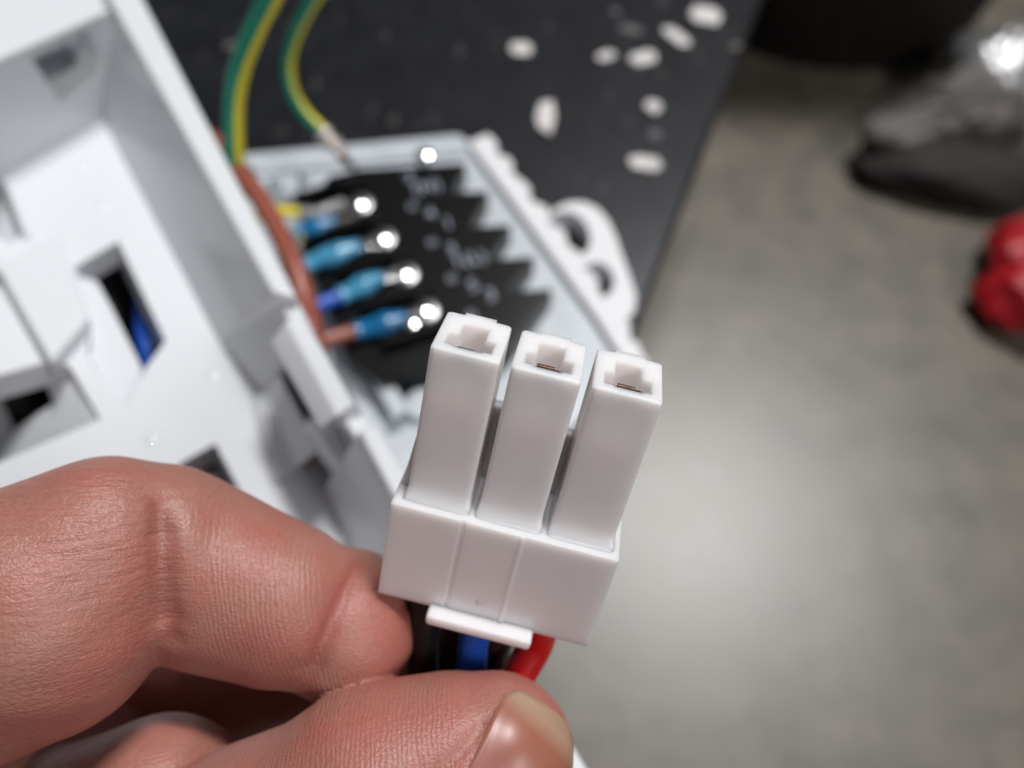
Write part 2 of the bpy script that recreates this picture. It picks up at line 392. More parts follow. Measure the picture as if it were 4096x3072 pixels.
c = onz(*V(917, 330), ZP + .2); o = dome('plate_screw', Vector((c.x, c.y, ZP + .2)), .22, .1, 'steel', None, rings=12, seg=36, cap=.58)
tag(o, 'lone bright screw in the grey ledge above the black block', 'screw')
# yellow wire piece above topmost lug
tube('earth_wire_end', [onz(*V(560, 452), ZB + .5), onz(*V(600, 455), ZB + .45), onz(*V(630, 458), ZB + .42), onz(*V(656, 460), ZB + .4)],
     .13, 'w_yellow', None)
tube('clear_sleeve', [onz(*V(648, 460), ZB + .41), onz(*V(680, 462), ZB + .38), onz(*V(710, 452), ZB + .34), onz(*V(742, 440), ZB + .25)], .15, 'clear',
     bpy.data.objects['earth_wire_end'])
bpy.data.objects['earth_wire_end']['label'] = 'short yellow wire end running in above the topmost lug'
bpy.data.objects['earth_wire_end']['category'] = 'wire'
tube('brown_cable', [U(*V(455, 300), 16.6), U(*V(500, 350), 16.2), U(*V(560, 428), 15.8), U(*V(605, 508), 15.4), U(*V(640, 585), 15), U(*V(668, 680), 14.8), U(*V(690, 800), 15)],
     .2, 'w_rust', None, flat=1.2)
tag(bpy.data.objects['brown_cable'], 'red brown cable curving out along the edge of the white housing', 'cable')

g = empty('earth_wire', U(*V(503, 345), 16), 'green and yellow striped wire nearer the white housing, running off the top', 'wire', 'green and yellow wires')
tube('insulation', [U(*V(640, -120), 13.6), U(*V(596, -30), 14), U(*V(556, 50), 14.5), U(*V(522, 135), 15), U(*V(505, 225), 15.4), U(*V(507, 350), 16), U(*V(515, 420), 16.6)], .20, 'gy', g)
g = empty('earth_wire', U(*V(700, 285), 19), 'darker green and yellow wire bending down to a crimped end on the terminal plate', 'wire', 'green and yellow wires')
tube('insulation', [U(*V(760, -110), 17.5), U(*V(690, -20), 18), U(*V(648, 50), 18.6), U(*V(624, 120), 19.2), U(*V(628, 185), 19.5), U(*V(655, 240), 19.6), U(*V(700, 288), 19.7)], .16, 'gy', g)
tube('crimp', [U(*V(694, 284), 19.5), U(*V(712, 300), 19.5), U(*V(722, 312), 19.5), U(*V(735, 330), 19.5)], lambda t: .17 + .06 * math.sin(t * 12), 'crimp', g)
tube('bare_end', [U(*V(732, 326), 19.4), U(*V(745, 345), 19.5), U(*V(765, 362), 19.8)], lambda t: .13 - .05 * t, 'copper', g)

# ================================================================== white housing (left)
hs = empty('white_housing', COV.o - Vector((0, 0, 5)), 'large white moulded plastic housing with tall side wall, window openings and a clip', 'plastic housing')
def W(x, y, h): return COV.wp(*V(x, y), h)
HT = -2.3                                    # tray level under the rim
hole1 = [(161, 576), (255, 521), (358, 736), (313, 798), (273, 879), (200, 800), (186, 760), (195, 684)]
hole2 = [(385, 1003), (465, 958), (545, 1110), (470, 1150)]
rec3 = [(-150, 850), (100, 782), (150, 790), (217, 905), (-150, 1062)]
slit = [(589, 767), (596, 767), (632, 840), (690, 952), (723, 999), (719, 1006), (680, 960), (624, 850)]
sliver = [(-90, 360), (2, 388), (47, 508), (20, 526), (-90, 470)]
tray_out = [(-420, 260), (60, -40), (250, 40), (560, 690), (800, 1130), (1240, 1640), (700, 1900), (-420, 1500)]
prism('tray', [vloop(COV, tray_out, HT)] + [vloop(COV, h, HT)[::-1] for h in (hole1, hole2, rec3, sliver)], COV, HT - .6, HT, 'cover', hs, bevel=.07, seg=3)
# lower shelves in the openings
def slant(x, y, h, deg):
    t = R(deg); return Frame(W(x, y, h), CN * math.cos(t) - COV.y * math.sin(t), COV.x)
f3 = slant(210, 850, HT + .02, 50)
prism('sloped_panel', [vloop(f3, [(-200, 700), (60, 745), (165, 762), (228, 908), (-200, 1140)], 0), vloop(f3, [(-40, 835), (78, 786), (112, 872), (10, 940)], 0)[::-1]],
      f3, -.3, 0, 'cover', hs, bevel=.05)
f1 = slant(235, 730, HT - .28, 12)
prism('sloped_panel', [vloop(f1, [(150, 590), (208, 604), (241, 664), (307, 795), (290, 900), (170, 830), (180, 690)], 0)], f1, -.3, 0, 'cover', hs, bevel=.05)
f4 = slant(10, 450, HT - .4, 40)
prism('sloped_panel', [vloop(f4, [(-120, 340), (30, 380), (80, 520), (30, 560), (-120, 500)], 0)], f4, -.3, 0, 'cover', hs, bevel=.05)
# raised block by the left edge
prism('raised_block', [vloop(COV, [(-80, 500), (22, 560), (114, 511), (130, 514), (195, 684), (110, 781), (0, 586), (-90, 540)], HT + .35)], COV, HT - .1, HT + .35, 'cover', hs, bevel=.09, seg=3)
prism('rib', [vloop(COV, [(4, 380), (16, 376), (66, 500), (52, 510)], HT + .12)], COV, HT - .1, HT + .12, 'cover', hs, bevel=.05)
for x, y in ((182, 358), (225, 436), (332, 947), (462, 811), (524, 742)):
    dome('pip', W(x, y, HT), .14, .09, 'gloss', hs, nrm=CN, seg=28, rings=10, cap=.32)
# end wall at the top
_e0, _e1 = W(-330, 270, 0), W(232, 22, 0)
FE = Frame(_e1, CN.cross(_e0 - _e1), _e0 - _e1)
if FE.n.dot(CP - _e1) < 0: FE = Frame(_e1, -FE.n, _e0 - _e1)
def FEp(p): q = p - FE.o; return (q.dot(FE.x), q.dot(FE.y))
_lp = [FEp(_e0), FEp(_e1 + (_e1 - _e0) * .02), FEp(_e1 + (_e1 - _e0) * .02 + CN * (HT - .1)), FEp(_e0 + CN * (HT - .1))]
prism('end_wall', [_lp, vloop(FE, [(70, 120), (200, 62), (222, 128), (214, 168), (134, 222)], 0)], FE, -.6, 0, 'cover', hs, bevel=.07)
loft('end_rim', [[W(-330, 262, .004), W(-330, 60, .004), W(-330, 60, -.5), W(-330, 262, -.5)],
                 [W(226, 14, .004), W(190, -120, .004), W(190, -120, -.5), W(226, 14, -.5)]], 'cover', hs, bevel=.06)
# side wall, drafted, in two lengths with the clip between
def wall(name, it0, it1, ot0, ot1, ib0, ib1, h=0., hb=HT - .1, bevel=.07):
    lowz = 4.0
    def sec(it, ot, ib):
        a = W(*it, h); b = W(*ot, h); c = W(*ot, h) - Vector((0, 0, 1)) * 2.2; e = W(*ib, hb)
        b2 = b + Vector((-.10, -.06, -.5)); c = b2 + Vector((-.12, -.07, -1.6))
        return [a, b, c, e]
    return loft(name, [sec(it0, ot0, ib0), sec(it1, ot1, ib1)], 'cover', hs, bevel=bevel)
wall('side_wall', (215, -45), (592, 632), (285, -50), (643, 642), (70, -20), (470, 745))
wall('side_wall', (586, 622), (640, 715), (630, 620), (690, 735), (462, 735), (560, 860), h=-.28)
wall('side_wall', (775, 928), (1010, 1370), (812, 912), (1090, 1390), (690, 1060), (880, 1460), h=-.1)
wall('side_wall', (1005, 1362), (1180, 1680), (1175, 1500), (1330, 1760), (870, 1450), (1100, 1760), h=-.12)
# side wall in the clip stretch, low
loft('low_wall', [[W(700, 870, -1.0), W(745, 850, -1.0), W(745, 850, -1.9), W(700, 870, -1.9)],
                  [W(780, 1010, -1.0), W(835, 985, -1.0), W(835, 985, -1.9), W(780, 1010, -1.9)]], 'cover', hs)
# clip
loft('clip', [[W(617, 690, .18), W(653, 680, .18), W(663, 700, -.5), W(600, 715, -.45), W(583, 742, -.16)],
              [W(731, 900, .18), W(765, 873, .18), W(790, 900, -.5), W(715, 915, -.45), W(690, 930, -.16)]], 'cover', hs, bevel=.05)
prism('clip_shelf', [vloop(COV, [(660, 905), (780, 880), (830, 990), (760, 1030), (735, 1000)], -1.15)], COV, -1.6, -1.15, 'cover', hs, bevel=.05)
dome('clip_hole_shade', W(737, 1003, HT + .36), .11, .04, 'black', hs, nrm=CN)  # black dome stands for the shade in the small hole
# shaded pocket: a cross rib with its own depth
loft('pocket_ramp', [[W(538, 868, HT - .1), W(538, 868, HT + .02), W(572, 838, HT + .28), W(600, 806, HT + .85), W(608, 806, HT + .8), W(608, 806, HT - .1)],
                     [W(590, 1050, HT - .1), W(590, 1050, HT + .02), W(640, 1010, HT + .28), W(686, 972, HT + .85), W(694, 972, HT + .8), W(694, 972, HT - .1)]], 'cover', hs, bevel=.05)

# long outer skirt down to the panel
loft('skirt', [[W(262, -40, -.55), W(272, -45, -.55), W(272, -45, -.55) * 1, W(262, -40, -.55)]] * 0 or
     [[q + Vector((-.35, -.2, -1.2)), q + Vector((-.5, -.3, -1.2)), Vector((q.x - .9, q.y - .5, .02)), Vector((q.x - .75, q.y - .4, .02))]
      for q in (W(285, -50, 0), W(643, 642, 0), W(812, 912, 0), W(1090, 1390, 0))], 'cover', hs, bevel=0)
# things seen through the openings
def wtube(name, pts, r, m, label, cat='wire', group=None):
    o = tube(name, pts, r, m); tag(o, label, cat, group); return o
wtube('blue_wire', [U(*V(320, 560), 16.4), U(*V(312, 660), 15.6), U(*V(320, 750), 15), U(*V(345, 850), 15.0), U(*V(420, 950), 15.4)], .2, 'w_blue',
      'blue wire seen through the upper window of the white housing')
wtube('black_cable', [U(*V(195, 560), 16.5), U(*V(232, 650), 16.2), U(*V(250, 760), 16.2), U(*V(290, 900), 16.5)], .42, 'w_black',
      'black cable inside the upper window of the white housing', 'cable')
wtube('brown_wire', [U(*V(360, 930), 14), U(*V(440, 1020), 13.6), U(*V(520, 1120), 13.4), U(*V(600, 1250), 13.6)], .3, 'w_brown',
      'dark brown wire in the window just above the index finger')
iv = prism('dark_underlay', [vloop(COV, [(-300, 300), (330, 300), (640, 900), (900, 1450), (-300, 1450)], HT - 4)], COV, HT - 4.3, HT - 4, 'black', None, bevel=0)  # black underlay standing in for the shade inside the housing
tag(iv, 'black sheet added deep under the windows for the dark shade inside the white housing', 'dark underlay')

# ================================================================== tools on the floor
tl = empty('silver_bundle', onz(4000, 500, FZ), 'crumpled silvery grey bundle lying on the floor, a dark lump standing for its underside and shadow', 'bundle')
rd = empty('red_pouch', onz(4160, 1100, FZ), 'small glossy crumpled red item on the floor below the silvery bundle', 'pouch')
def fz(px, py, z): return onz(px, py, FZ + z)
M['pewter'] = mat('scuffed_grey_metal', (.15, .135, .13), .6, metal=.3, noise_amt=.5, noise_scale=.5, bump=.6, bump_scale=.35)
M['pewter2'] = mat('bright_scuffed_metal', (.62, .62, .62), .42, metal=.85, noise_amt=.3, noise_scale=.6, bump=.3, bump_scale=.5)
def lump(name, c, rx, ry, rz, m, parent, rot=0, lobe=None, amp=.12, fq=1.2, seed=0):
    bm = bmesh.new(); bmesh.ops.create_icosphere(bm, subdivisions=5, radius=1); ca, sa = math.cos(rot), math.sin(rot)
    for v in bm.verts:
        d = v.co.normalized(); k = 1 + amp * (noise.noise(d * fq + Vector((seed, 0, 0))) * 1.6 + abs(noise.noise(d * fq * 2.7 + Vector((0, seed, 3)))) * .9)
        if lobe: k += lobe[1] * max(0, d.dot(Vector((math.cos(lobe[0]), math.sin(lobe[0]), .1)))) ** 8
        x, y, z = d.x * rx * k, d.y * ry * k, d.z * rz * k
        v.co = Vector((x * ca - y * sa, x * sa + y * ca, max(z, -c.z + FZ + .02))) + c
    me = bpy.data.meshes.new(name); bm.to_mesh(me); bm.free(); return reparent(link(name, me, m, smooth=True), parent)
M['shadow_dark'] = mat('shadow_dark', (.014, .011, .010), .75)
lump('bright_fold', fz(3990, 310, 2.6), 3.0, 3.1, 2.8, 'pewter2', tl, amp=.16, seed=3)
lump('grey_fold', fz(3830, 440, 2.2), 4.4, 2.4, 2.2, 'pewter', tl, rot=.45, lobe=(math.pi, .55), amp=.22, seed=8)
lump('shadow_lump', fz(3830, 690, 1.2), 5.4, 2.3, 1.6, 'shadow_dark', tl, rot=-.2, amp=.12, seed=5)  # dark lump put in for the bundle's shadow and black underside
lump('upper_fold', fz(4165, 1020, 1.8), 2.8, 2.3, 1.8, 'red_grip', rd, amp=.2, fq=1.0, seed=11)
lump('lower_fold', fz(4160, 1190, 1.6), 2.8, 2.0, 1.6, 'red_grip', rd, amp=.22, fq=1.1, seed=15)

bg = empty('tool_bag', onz(3500, 150, FZ), 'very dark brown rounded bag standing on the floor behind the panel edge', 'bag')
secs = []
cc = onz(3420, 285, FZ) + Vector((0, 6.1, 0))  # front brought forward so the dark bag also covers its contact shadow
for z, s in ((.02, .98), (1.2, 1.0), (4, 1.05), (12, 1.1), (24, 1.0), (27, .7)):
    secs.append([Vector((cc.x + 9.5 * s * math.cos(a) * 1.0, cc.y + 6.2 * s * math.sin(a), FZ + z)) for a in [2 * math.pi * i / 28 for i in range(28)]])
loft('bag_body', secs, 'bag', bg, bevel=0)

# ================================================================== the connector in the hand
RC = Matrix(((.9696, .1893, -.1547), (-.2427, .8224, -.5145), (.0299, .5364, .8434)))
TC = Vector((.2518, .0667, -5.8865))
WC = Matrix.Translation(CP) @ (CR @ RC).to_4x4(); WC = Matrix.Translation(CP + CR @ TC) @ (CR @ RC).to_4x4()
con = bpy.data.objects.new('plug_connector', None); COL.objects.link(con); con.matrix_world = WC
tag(con, 'white three prong plastic plug connector pinched between finger and thumb', 'connector')
CX = Frame((0, 0, 0), (0, 1, 0), (1, 0, 0))   # local frame: x across, -z(y of frame) back, n along the prongs
# CX.y = n x x = (0,1,0)x(1,0,0) = (0,0,-1): the second coordinate points to the back
def cprism(name, loops, y0, y1, m='nylon', bevel=.02, parent=None, seg=3):
    o = prism(name, loops, CX, y0, y1, m, None, bevel=bevel, seg=seg); o.parent = parent or con; return o
PA, PD, L0, E0 = .5345, .6109, 1.473, .1469
X0, X1, HB, DB = -.9821, .9563, 1.0863, .5308 + .12
P = .62
def rect(a, b, c, d): return [(a, c), (b, c), (b, d), (a, d)]
def prong(cx, first):
    """hollow prong: walls round a T-shaped cavity, a key tab at the back"""
    a = PA / 2; t = .095
    fr = .105                                  # front wall
    bm_loops = [[(cx - a, 0), (cx + a, 0), (cx + a, PD), (cx + .135, PD), (cx + .135, PD + .045), (cx - .125, PD + .045), (cx - .125, PD), (cx - a, PD)],
                [(cx - .175, fr), (cx - .10, fr), (cx - .10, fr - .02), (cx + .11, fr - .02), (cx + .11, fr), (cx + .175, fr),
                 (cx + .175, .285), (cx + .10, .285), (cx + .095, .47), (cx - .095, .47), (cx - .10, .285), (cx - .175, .285)][::-1]]
    # chamfered mouth: cavity widens at the top
    o = link('prong', cav_mesh(cx, bm_loops), 'nylon'); o.parent = con
    for f in o.data.polygons: f.use_smooth = True
    o.data.set_sharp_from_angle(angle=R(50))
    w_ = o.modifiers.new('wn', 'WEIGHTED_NORMAL'); w_.keep_sharp = True
    return o
def cav_mesh(cx, loops):
    outer, inner = loops
    depth = -.42; ch = .035
    # mouth loop: inner loop pushed outwards
    ctr = (cx, .25)
    mouth = []
    for x, y in inner:
        dx, dy = x - ctr[0], y - ctr[1]
        mx = cx + math.copysign(min(abs(dx) + .014, .215), dx); my = y + (.012 if dy > 0 else -.0)
        mouth.append((mx, my))
    k = len(inner)
    def outl(g, f):
        """rounded outline, inset g, front flare f"""
        a_ = PA / 2 - g; r_ = .034; y0, y1 = g - f, PD - g; out = []
        def arc(cx_, cy_, t0):
            for q in range(5):
                t = t0 + q * math.pi / 8; out.append((cx_ + r_ * math.cos(t), cy_ + r_ * math.sin(t)))
        f2 = f * .35
        arc(cx - a_ - f2 + r_, y0 + r_, math.pi); arc(cx + a_ + f2 - r_, y0 + r_, 1.5 * math.pi); arc(cx + a_ + f2 - r_, y1 - r_, 0)
        out.extend([(cx + .135, y1), (cx + .133, y1 + .045), (cx - .123, y1 + .045), (cx - .125, y1)])
        arc(cx - a_ - f2 + r_, y1 - r_, math.pi / 2)
        return out
    n = len(outl(0, 0))
    vs = []; fs = []
    def add(lp, h):
        s = len(vs); vs.extend(CX.w(x, y, h) for x, y in lp); return s
    lv = [(0, .07, -L0 - .45), (0, .07, -L0 - .003), (0, .045, -L0 + .008), (0, .026, -L0 + .026), (0, .012, -L0 + .052), (0, .004, -L0 + .085), (0, 0, -L0 + .13), (0, 0, -.02), (.0035, 0, -.008), (.014, 0, 0)]
    st = [add(outl(g, f), h) for g, f, h in lv]; ob, ot = st[0], st[-1]; outer = outl(.014, 0)
    im, i1, i2 = add(mouth, 0), add(inner, -ch), add(inner, depth)
    def ring(s0, s1, c):
        for i in range(c): fs.append((s0 + i, s0 + (i + 1) % c, s1 + (i + 1) % c, s1 + i))
    [ring(p_, q_, n) for p_, q_ in zip(st[:-1], st[1:])]; ring(im, i1, k); ring(i1, i2, k)
    fs.append(tuple(range(ob, ob + n))); fs.append(tuple(range(i2, i2 + k)))
    tris = tessellate_polygon([[Vector((x, y, 0)) for x, y in outer], [Vector((x, y, 0)) for x, y in mouth]])
    mp = list(range(ot, ot + n)) + list(range(im, im + k))
    fs.extend(tuple(mp[i] for i in t) for t in tris)
    return mesh('prong', vs, fs)
for i in range(3): prong((i - 1) * P, i == 0)
for i in range(3):                            # contacts: thin tinned strip just inside each front wall
    cx = (i - 1) * P; d = (-.028, -.004, -.003)[i]
    o = cprism('contact', [rect(cx - .085, cx + .10, .0865, .111)], d - .07, d, 'tarnish', bevel=.002, seg=1)
    o = cprism('contact_lip', [rect(cx - .085, cx + .055, .1115, .134)], d - .07, d + .006, 'copper', bevel=.003, seg=1)
# left wedge on the first prong
wv = [CX.w(-P - PA / 2 + .004, .10, -.78), CX.w(-P - PA / 2 + .004, PD - .06, -.78), CX.w(-P - PA / 2 - .075, .12, -L0 - .01), CX.w(-P - PA / 2 - .075, PD - .06, -L0 - .01),
      CX.w(-P - PA / 2 + .004, .10, -L0 - .01), CX.w(-P - PA / 2 + .004, PD - .06, -L0 - .01)]
o = link('wedge', mesh('wedge', wv, [(0, 1, 3, 2), (0, 2, 4), (1, 5, 3), (2, 3, 5, 4), (0, 4, 5, 1)]), 'nylon', bevel=.006); o.parent = con
for i in range(2):
    cx = (i - .5) * P
    cprism('web', [rect(cx - .06, cx + .06, PD * .80, PD * .97)], -L0 - .02, -.80 if i else -.70, bevel=.03)
bl = [(X0, -E0), (-.405, -E0), (-.385, -E0 - .006), (-.372, -E0 + .012), (-.345, -E0 + .012), (-.335, -E0 - .004), (.12, -E0 - .004), (.135, -E0 - .022), (.16, -E0 - .022), (.172, -E0), (X1, -E0),
      (X1, DB - E0), (X0, DB - E0)]
cprism('body', [bl], -L0 - HB, -L0, bevel=.02)
cprism('latch_lip', [rect(-.50, .455, -E0 - .15, -E0 + .05)], -L0 - HB - .07, -L0 - HB + .035, bevel=.03)
o = dome('gate_mark', Vector((-.075, -L0 - HB + .20, E0 + .003)),   .03, .007, 'mark', None, nrm=Vector((0, 0, 1)), seg=16); o.parent = con

def LC(x, y, z): return WC @ Vector((x, y, z))
def cwire(name, pts, r, m, label):
    o = tube(name, pts, r, m, n=8); tag(o, label, 'wire', 'wires leaving the plug connector'); return o
yb = -L0 - HB
cwire('black_wire', [LC(-.60, yb + .1, -.12), LC(-.60, yb - .1, -.12), U(1695, 2560, 7.6), U(1690, 2700, 7.75), U(1640, 2900, 8), U(1400, 3100, 8.6)], .15, 'w_black',
      'black wire leaving the connector beside the fingertip')
cwire('brown_wire', [LC(-.30, yb + .1, -.25), LC(-.31, yb - .1, -.27), U(1800, 2600, 7.95), U(1780, 2750, 8), U(1700, 2950, 8.2)], .13, 'w_brown',
      'brown wire between the black and the blue wire')
cwire('blue_wire', [LC(-.02, yb + .1, -.1), LC(-.03, yb - .08, -.1), U(1895, 2570, 7.55), U(1880, 2700, 7.65), U(1820, 2900, 7.9), U(1650, 3150, 8.3)], .145, 'w_blue',
      'blue wire leaving the middle of the connector')
cwire('brown_wire', [LC(.22, yb + .1, -.25), LC(.21, yb - .1, -.28), U(1985, 2620, 7.95), U(1960, 2750, 8), U(1900, 2950, 8.2)], .13, 'w_brown',
      'brown wire between the blue and the red wire')
cwire('red_wire', [LC(.47, yb + .1, -.12), U(2150, 2560, 7.62), U(2062, 2720, 7.62), U(1960, 2900, 7.75), U(1850, 3080, 8.0)], .165, 'w_red',
      'bright red wire leaving the connector on the right')
wtube('black_lead', [U(760, 2860, 10), U(830, 2960, 10), U(900, 3080, 10), U(980, 3250, 10.2)], .24, 'w_black',
      'black lead showing in the gap between the index finger and the thumb', 'wire')
wtube('blue_lead', [U(830, 2830, 10.2), U(870, 2900, 10.2), U(880, 2960, 10.3), U(860, 3100, 10.4)], .12, 'w_blue',
      'scrap of blue wire beside the black lead below the index finger', 'wire')

# ================================================================== the hand: one continuous surface
def C3(px, py, d): return np.array([(px - 2048) / F * d, (1536 - py) / F * d, -d])
def sph(px, py, d, rpx): return (C3(px, py, d), rpx / F * d)
def smin(a, b, k):
    h = np.clip(.5 + .5 * (b - a) / k, 0, 1); return b * (1 - h) + a * h - k * h * (1 - h)
def smax(a, b, k): return -smin(-a, -b, k)
def dsph(p, s): return np.sqrt(((p - s[0]) ** 2).sum(1)) - s[1]
def dcap(p, s0, s1):
    a, ra = s0; b, rb = s1; ab = b - a; t = np.clip(((p - a) @ ab) / (ab @ ab), 0, 1)
    return np.sqrt(((p - a - t[:, None] * ab) ** 2).sum(1)) - (ra + (rb - ra) * t)
def dell(p, c, ax, rad):                      # ellipsoid, axes as rows
    q = (p - c) @ ax.T; k0 = np.sqrt(((q / rad) ** 2).sum(1)); k1 = np.sqrt(((q / rad ** 2) ** 2).sum(1)) + 1e-9
    return k0 * (k0 - 1) / k1
iA, iB = sph(150, 2440, 6.85, 505), sph(420, 2190, 7.0, 362)
iL = sph(-750, 2760, 7.0, 560)
iC, iD = sph(720, 2268, 7.42, 370), sph(1110, 2412, 7.42, 322)
iT, iT2 = sph(1372, 2545, 7.55, 262), sph(1400, 2455, 7.75, 250)
tA, tB, tC, tD = sph(1985, 3008, 6.95, 306), sph(1520, 3190, 6.9, 430), sph(1010, 3600, 6.9, 560), sph(300, 4300, 7.4, 640)
iE = sph(640, 2212, 7.25, 352)
tE = sph(1790, 3070, 6.95, 366)
mA, mB, mC = sph(1560, 2640, 9.0, 185), sph(980, 2750, 9.3, 190), sph(300, 2800, 9.3, 250)
rA, rB = sph(640, 3225, 7.4, 350), sph(100, 3500, 7.9, 420)
qA, qB = sph(540, 2870, 9.0, 140), sph(40, 3290, 8.0, 430)
sA, sB = sph(60, 3100, 8.9, 230), sph(430, 3010, 9.1, 170)
palm = (C3(-900, 3900, 8.4), 1300 / F * 8.4)
def grooves(p, d):
    def g(p, pts, r, k, dep):
        nonlocal d
        for (a, b) in zip(pts[:-1], pts[1:]):
            d = smax(d, -(dcap(p, (a, r), (b, r))), k)
    return d
def near(px, py, d): return C3(px, py, d)
def sdf(p, fold=True):
    idx = smin(smin(dcap(p, iL, iA), dsph(p, iB), .22), dsph(p, iE), .12)
    dist = dcap(p, iC, iD)
    tip = smin(dsph(p, iT), dsph(p, iT2), .3)
    dist = smin(dist, tip, .16)
    idx = smin(idx, dist, .06)
    th = smin(dcap(p, tA, tB), dsph(p, tE), .1); th = smin(th, dcap(p, tB, tC), .2); th = smin(th, dcap(p, tC, tD), .3)
    mid = smin(dcap(p, mA, mB), dcap(p, mB, mC), .2)
    rng = smin(dcap(p, rA, rB), 1e3 + 0 * p[:, 0], .1)
    q = smin(dcap(p, qA, qB), dcap(p, sA, sB), .1)
    back = smin(smin(mid, rng, .05), q, .05)
    pl_ = dsph(p, palm)
    d = np.minimum(idx, back); d = smin(d, idx, .03)
    d = np.minimum(d, th); d = smin(d, pl_, .5)
    # flattening of the pad where the corner of the plug presses in
    # fine unevenness of flesh
    d = d + .006 * np.sin(p[:, 0] * 7 + 1.3 * np.sin(p[:, 1] * 5)) * np.sin(p[:, 1] * 8 + p[:, 2] * 4)
    if fold:
        for pts, amp, w in CREASES:
            dd = np.full(len(p), 9.)
            for i_, (a, b) in enumerate(zip(pts[:-1], pts[1:])):
                dd = np.minimum(dd, dcap(p, (a[0], -.08 if i_ == 0 else 0.), (b[0], -.08 if i_ == len(pts) - 2 else 0.)))
            dd = np.maximum(dd, 0); d = d + amp * np.exp(-(dd / w) ** 2) + amp * .5 * np.exp(-(dd / (w * 2.2)) ** 2)
    return np.maximum(d, np.maximum(-10.3 - p[:, 0], -8.7 - p[:, 1]))
def onskin(px, py, r, out):
    d0 = np.array([(px - 2048) / F, (1536 - py) / F, -1.]); t = 4.5
    for _ in range(80):
        v = sdf((d0 * t)[None], False)[0]; t += v * .8
        if abs(v) < 1e-4: break
    return (d0 * t * (1 - out / (t * 1.04)), r)
CREASES = []
def smooth_depth(q):
    z = np.array([-p_[0][2] for p_ in q]); x = np.arange(len(z)); zp = np.pad(z, 1, mode='edge'); z2 = zp[:-2] * .25 + zp[1:-1] * .5 + zp[2:] * .25 + .015
    return [(p_[0] * (b_ / a_), p_[1]) for p_, a_, b_ in zip(q, z, z2)]
CREASES = [(smooth_depth([onskin(x, y, 0, 0) for x, y in ((636, 2000), (645, 2130), (648, 2210), (651, 2300), (657, 2390), (668, 2470), (684, 2545))]), .13, .075),
           ([onskin(x, y, 0, 0) for x, y in ((1420, 2260), (1372, 2380), (1335, 2470), (1292, 2580), (1256, 2680), (1230, 2740))], .05, .05),
           ([onskin(x, y, 0, 0) for x, y in ((1560, 3230), (1700, 3140), (1790, 3065), (1870, 2975), (1930, 2905), (1975, 2868))], .03, .042)]
def polygonise(lo, hi, h):
    n = [int(math.ceil((hi[i] - lo[i]) / h / 4)) * 4 for i in range(3)]
    c = 4; ax = [lo[i] + (np.arange(n[i] // c) * c + (c - 1) / 2) * h for i in range(3)]
    g = np.stack(np.meshgrid(*ax, indexing='ij'), -1).reshape(-1, 3)
    cv = np.concatenate([sdf(g[i:i + 400000]) for i in range(0, len(g), 400000)]).reshape([m // c for m in n])
    fv = np.repeat(np.repeat(np.repeat(cv, c, 0), c, 1), c, 2).astype(np.float32)
    mask = np.abs(fv) < h * 6
    ii = np.argwhere(mask); pts = np.array(lo) + ii * h
    vals = np.concatenate([sdf(pts[i:i + 400000]) for i in range(0, len(pts), 400000)])
    fv[mask] = vals
    s = fv < 0
    cells = {}
    N = [m - 1 for m in n]; cid = -np.ones(N, dtype=np.int64)
    corner = np.zeros(N, dtype=np.int8)
    for a in (0, 1):
        for b in (0, 1):
            for d in (0, 1): corner += s[a:a + N[0], b:b + N[1], d:d + N[2]]
    act = (corner > 0) & (corner < 8); ci = np.argwhere(act); cid[act] = np.arange(len(ci))
    acc = np.zeros((len(ci), 3)); cnt = np.zeros(len(ci)); faces = []
    for axis in range(3):
        sl0 = [slice(None)] * 3; sl1 = [slice(None)] * 3; sl0[axis] = slice(0, -1); sl1[axis] = slice(1, None)
        f0, f1 = fv[tuple(sl0)], fv[tuple(sl1)]; cross = (f0 < 0) != (f1 < 0)
        e = np.argwhere(cross); v0, v1 = f0[cross], f1[cross]; t = v0 / (v0 - v1)
        pos = e.astype(float); pos[:, axis] += t
        o1, o2 = [(1, 2), (2, 0), (0, 1)][axis]
        ok = (e[:, o1] > 0) & (e[:, o2] > 0) & (e[:, o1] < N[o1]) & (e[:, o2] < N[o2])
        e, pos, v0 = e[ok], pos[ok], v0[ok]; q = []
        for (a, b) in ((0, 0), (-1, 0), (-1, -1), (0, -1)):
            k = e.copy(); k[:, o1] += a; k[:, o2] += b; q.append(cid[k[:, 0], k[:, 1], k[:, 2]])
        q = np.stack(q, 1)
        for j in range(4): np.add.at(acc, q[:, j], pos); np.add.at(cnt, q[:, j], 1)
        flip = v0 >= 0; q[flip] = q[flip][:, ::-1]; faces.append(q)
    keep = cnt > 0
    verts = np.array(lo) + acc / np.maximum(cnt, 1)[:, None] * h
    faces = np.concatenate(faces); return verts, faces
vs, fs = polygonise((-10.6, -9.0, -12.2), (1.1, .1, -4.8), .028)
m4 = np.array(CR.to_4x4())[:3, :3]
wv = vs @ m4.T + np.array(CP)
me = bpy.data.meshes.new('hand'); me.vertices.add(len(wv)); me.vertices.foreach_set('co', wv.ravel())
me.loops.add(fs.size); me.loops.foreach_set('vertex_index', fs.ravel().astype(np.int32))
me.polygons.add(len(fs)); me.polygons.foreach_set('loop_start', np.arange(0, fs.size, 4, dtype=np.int32))
me.update(calc_edges=True); me.validate()
print('hand verts', len(wv))

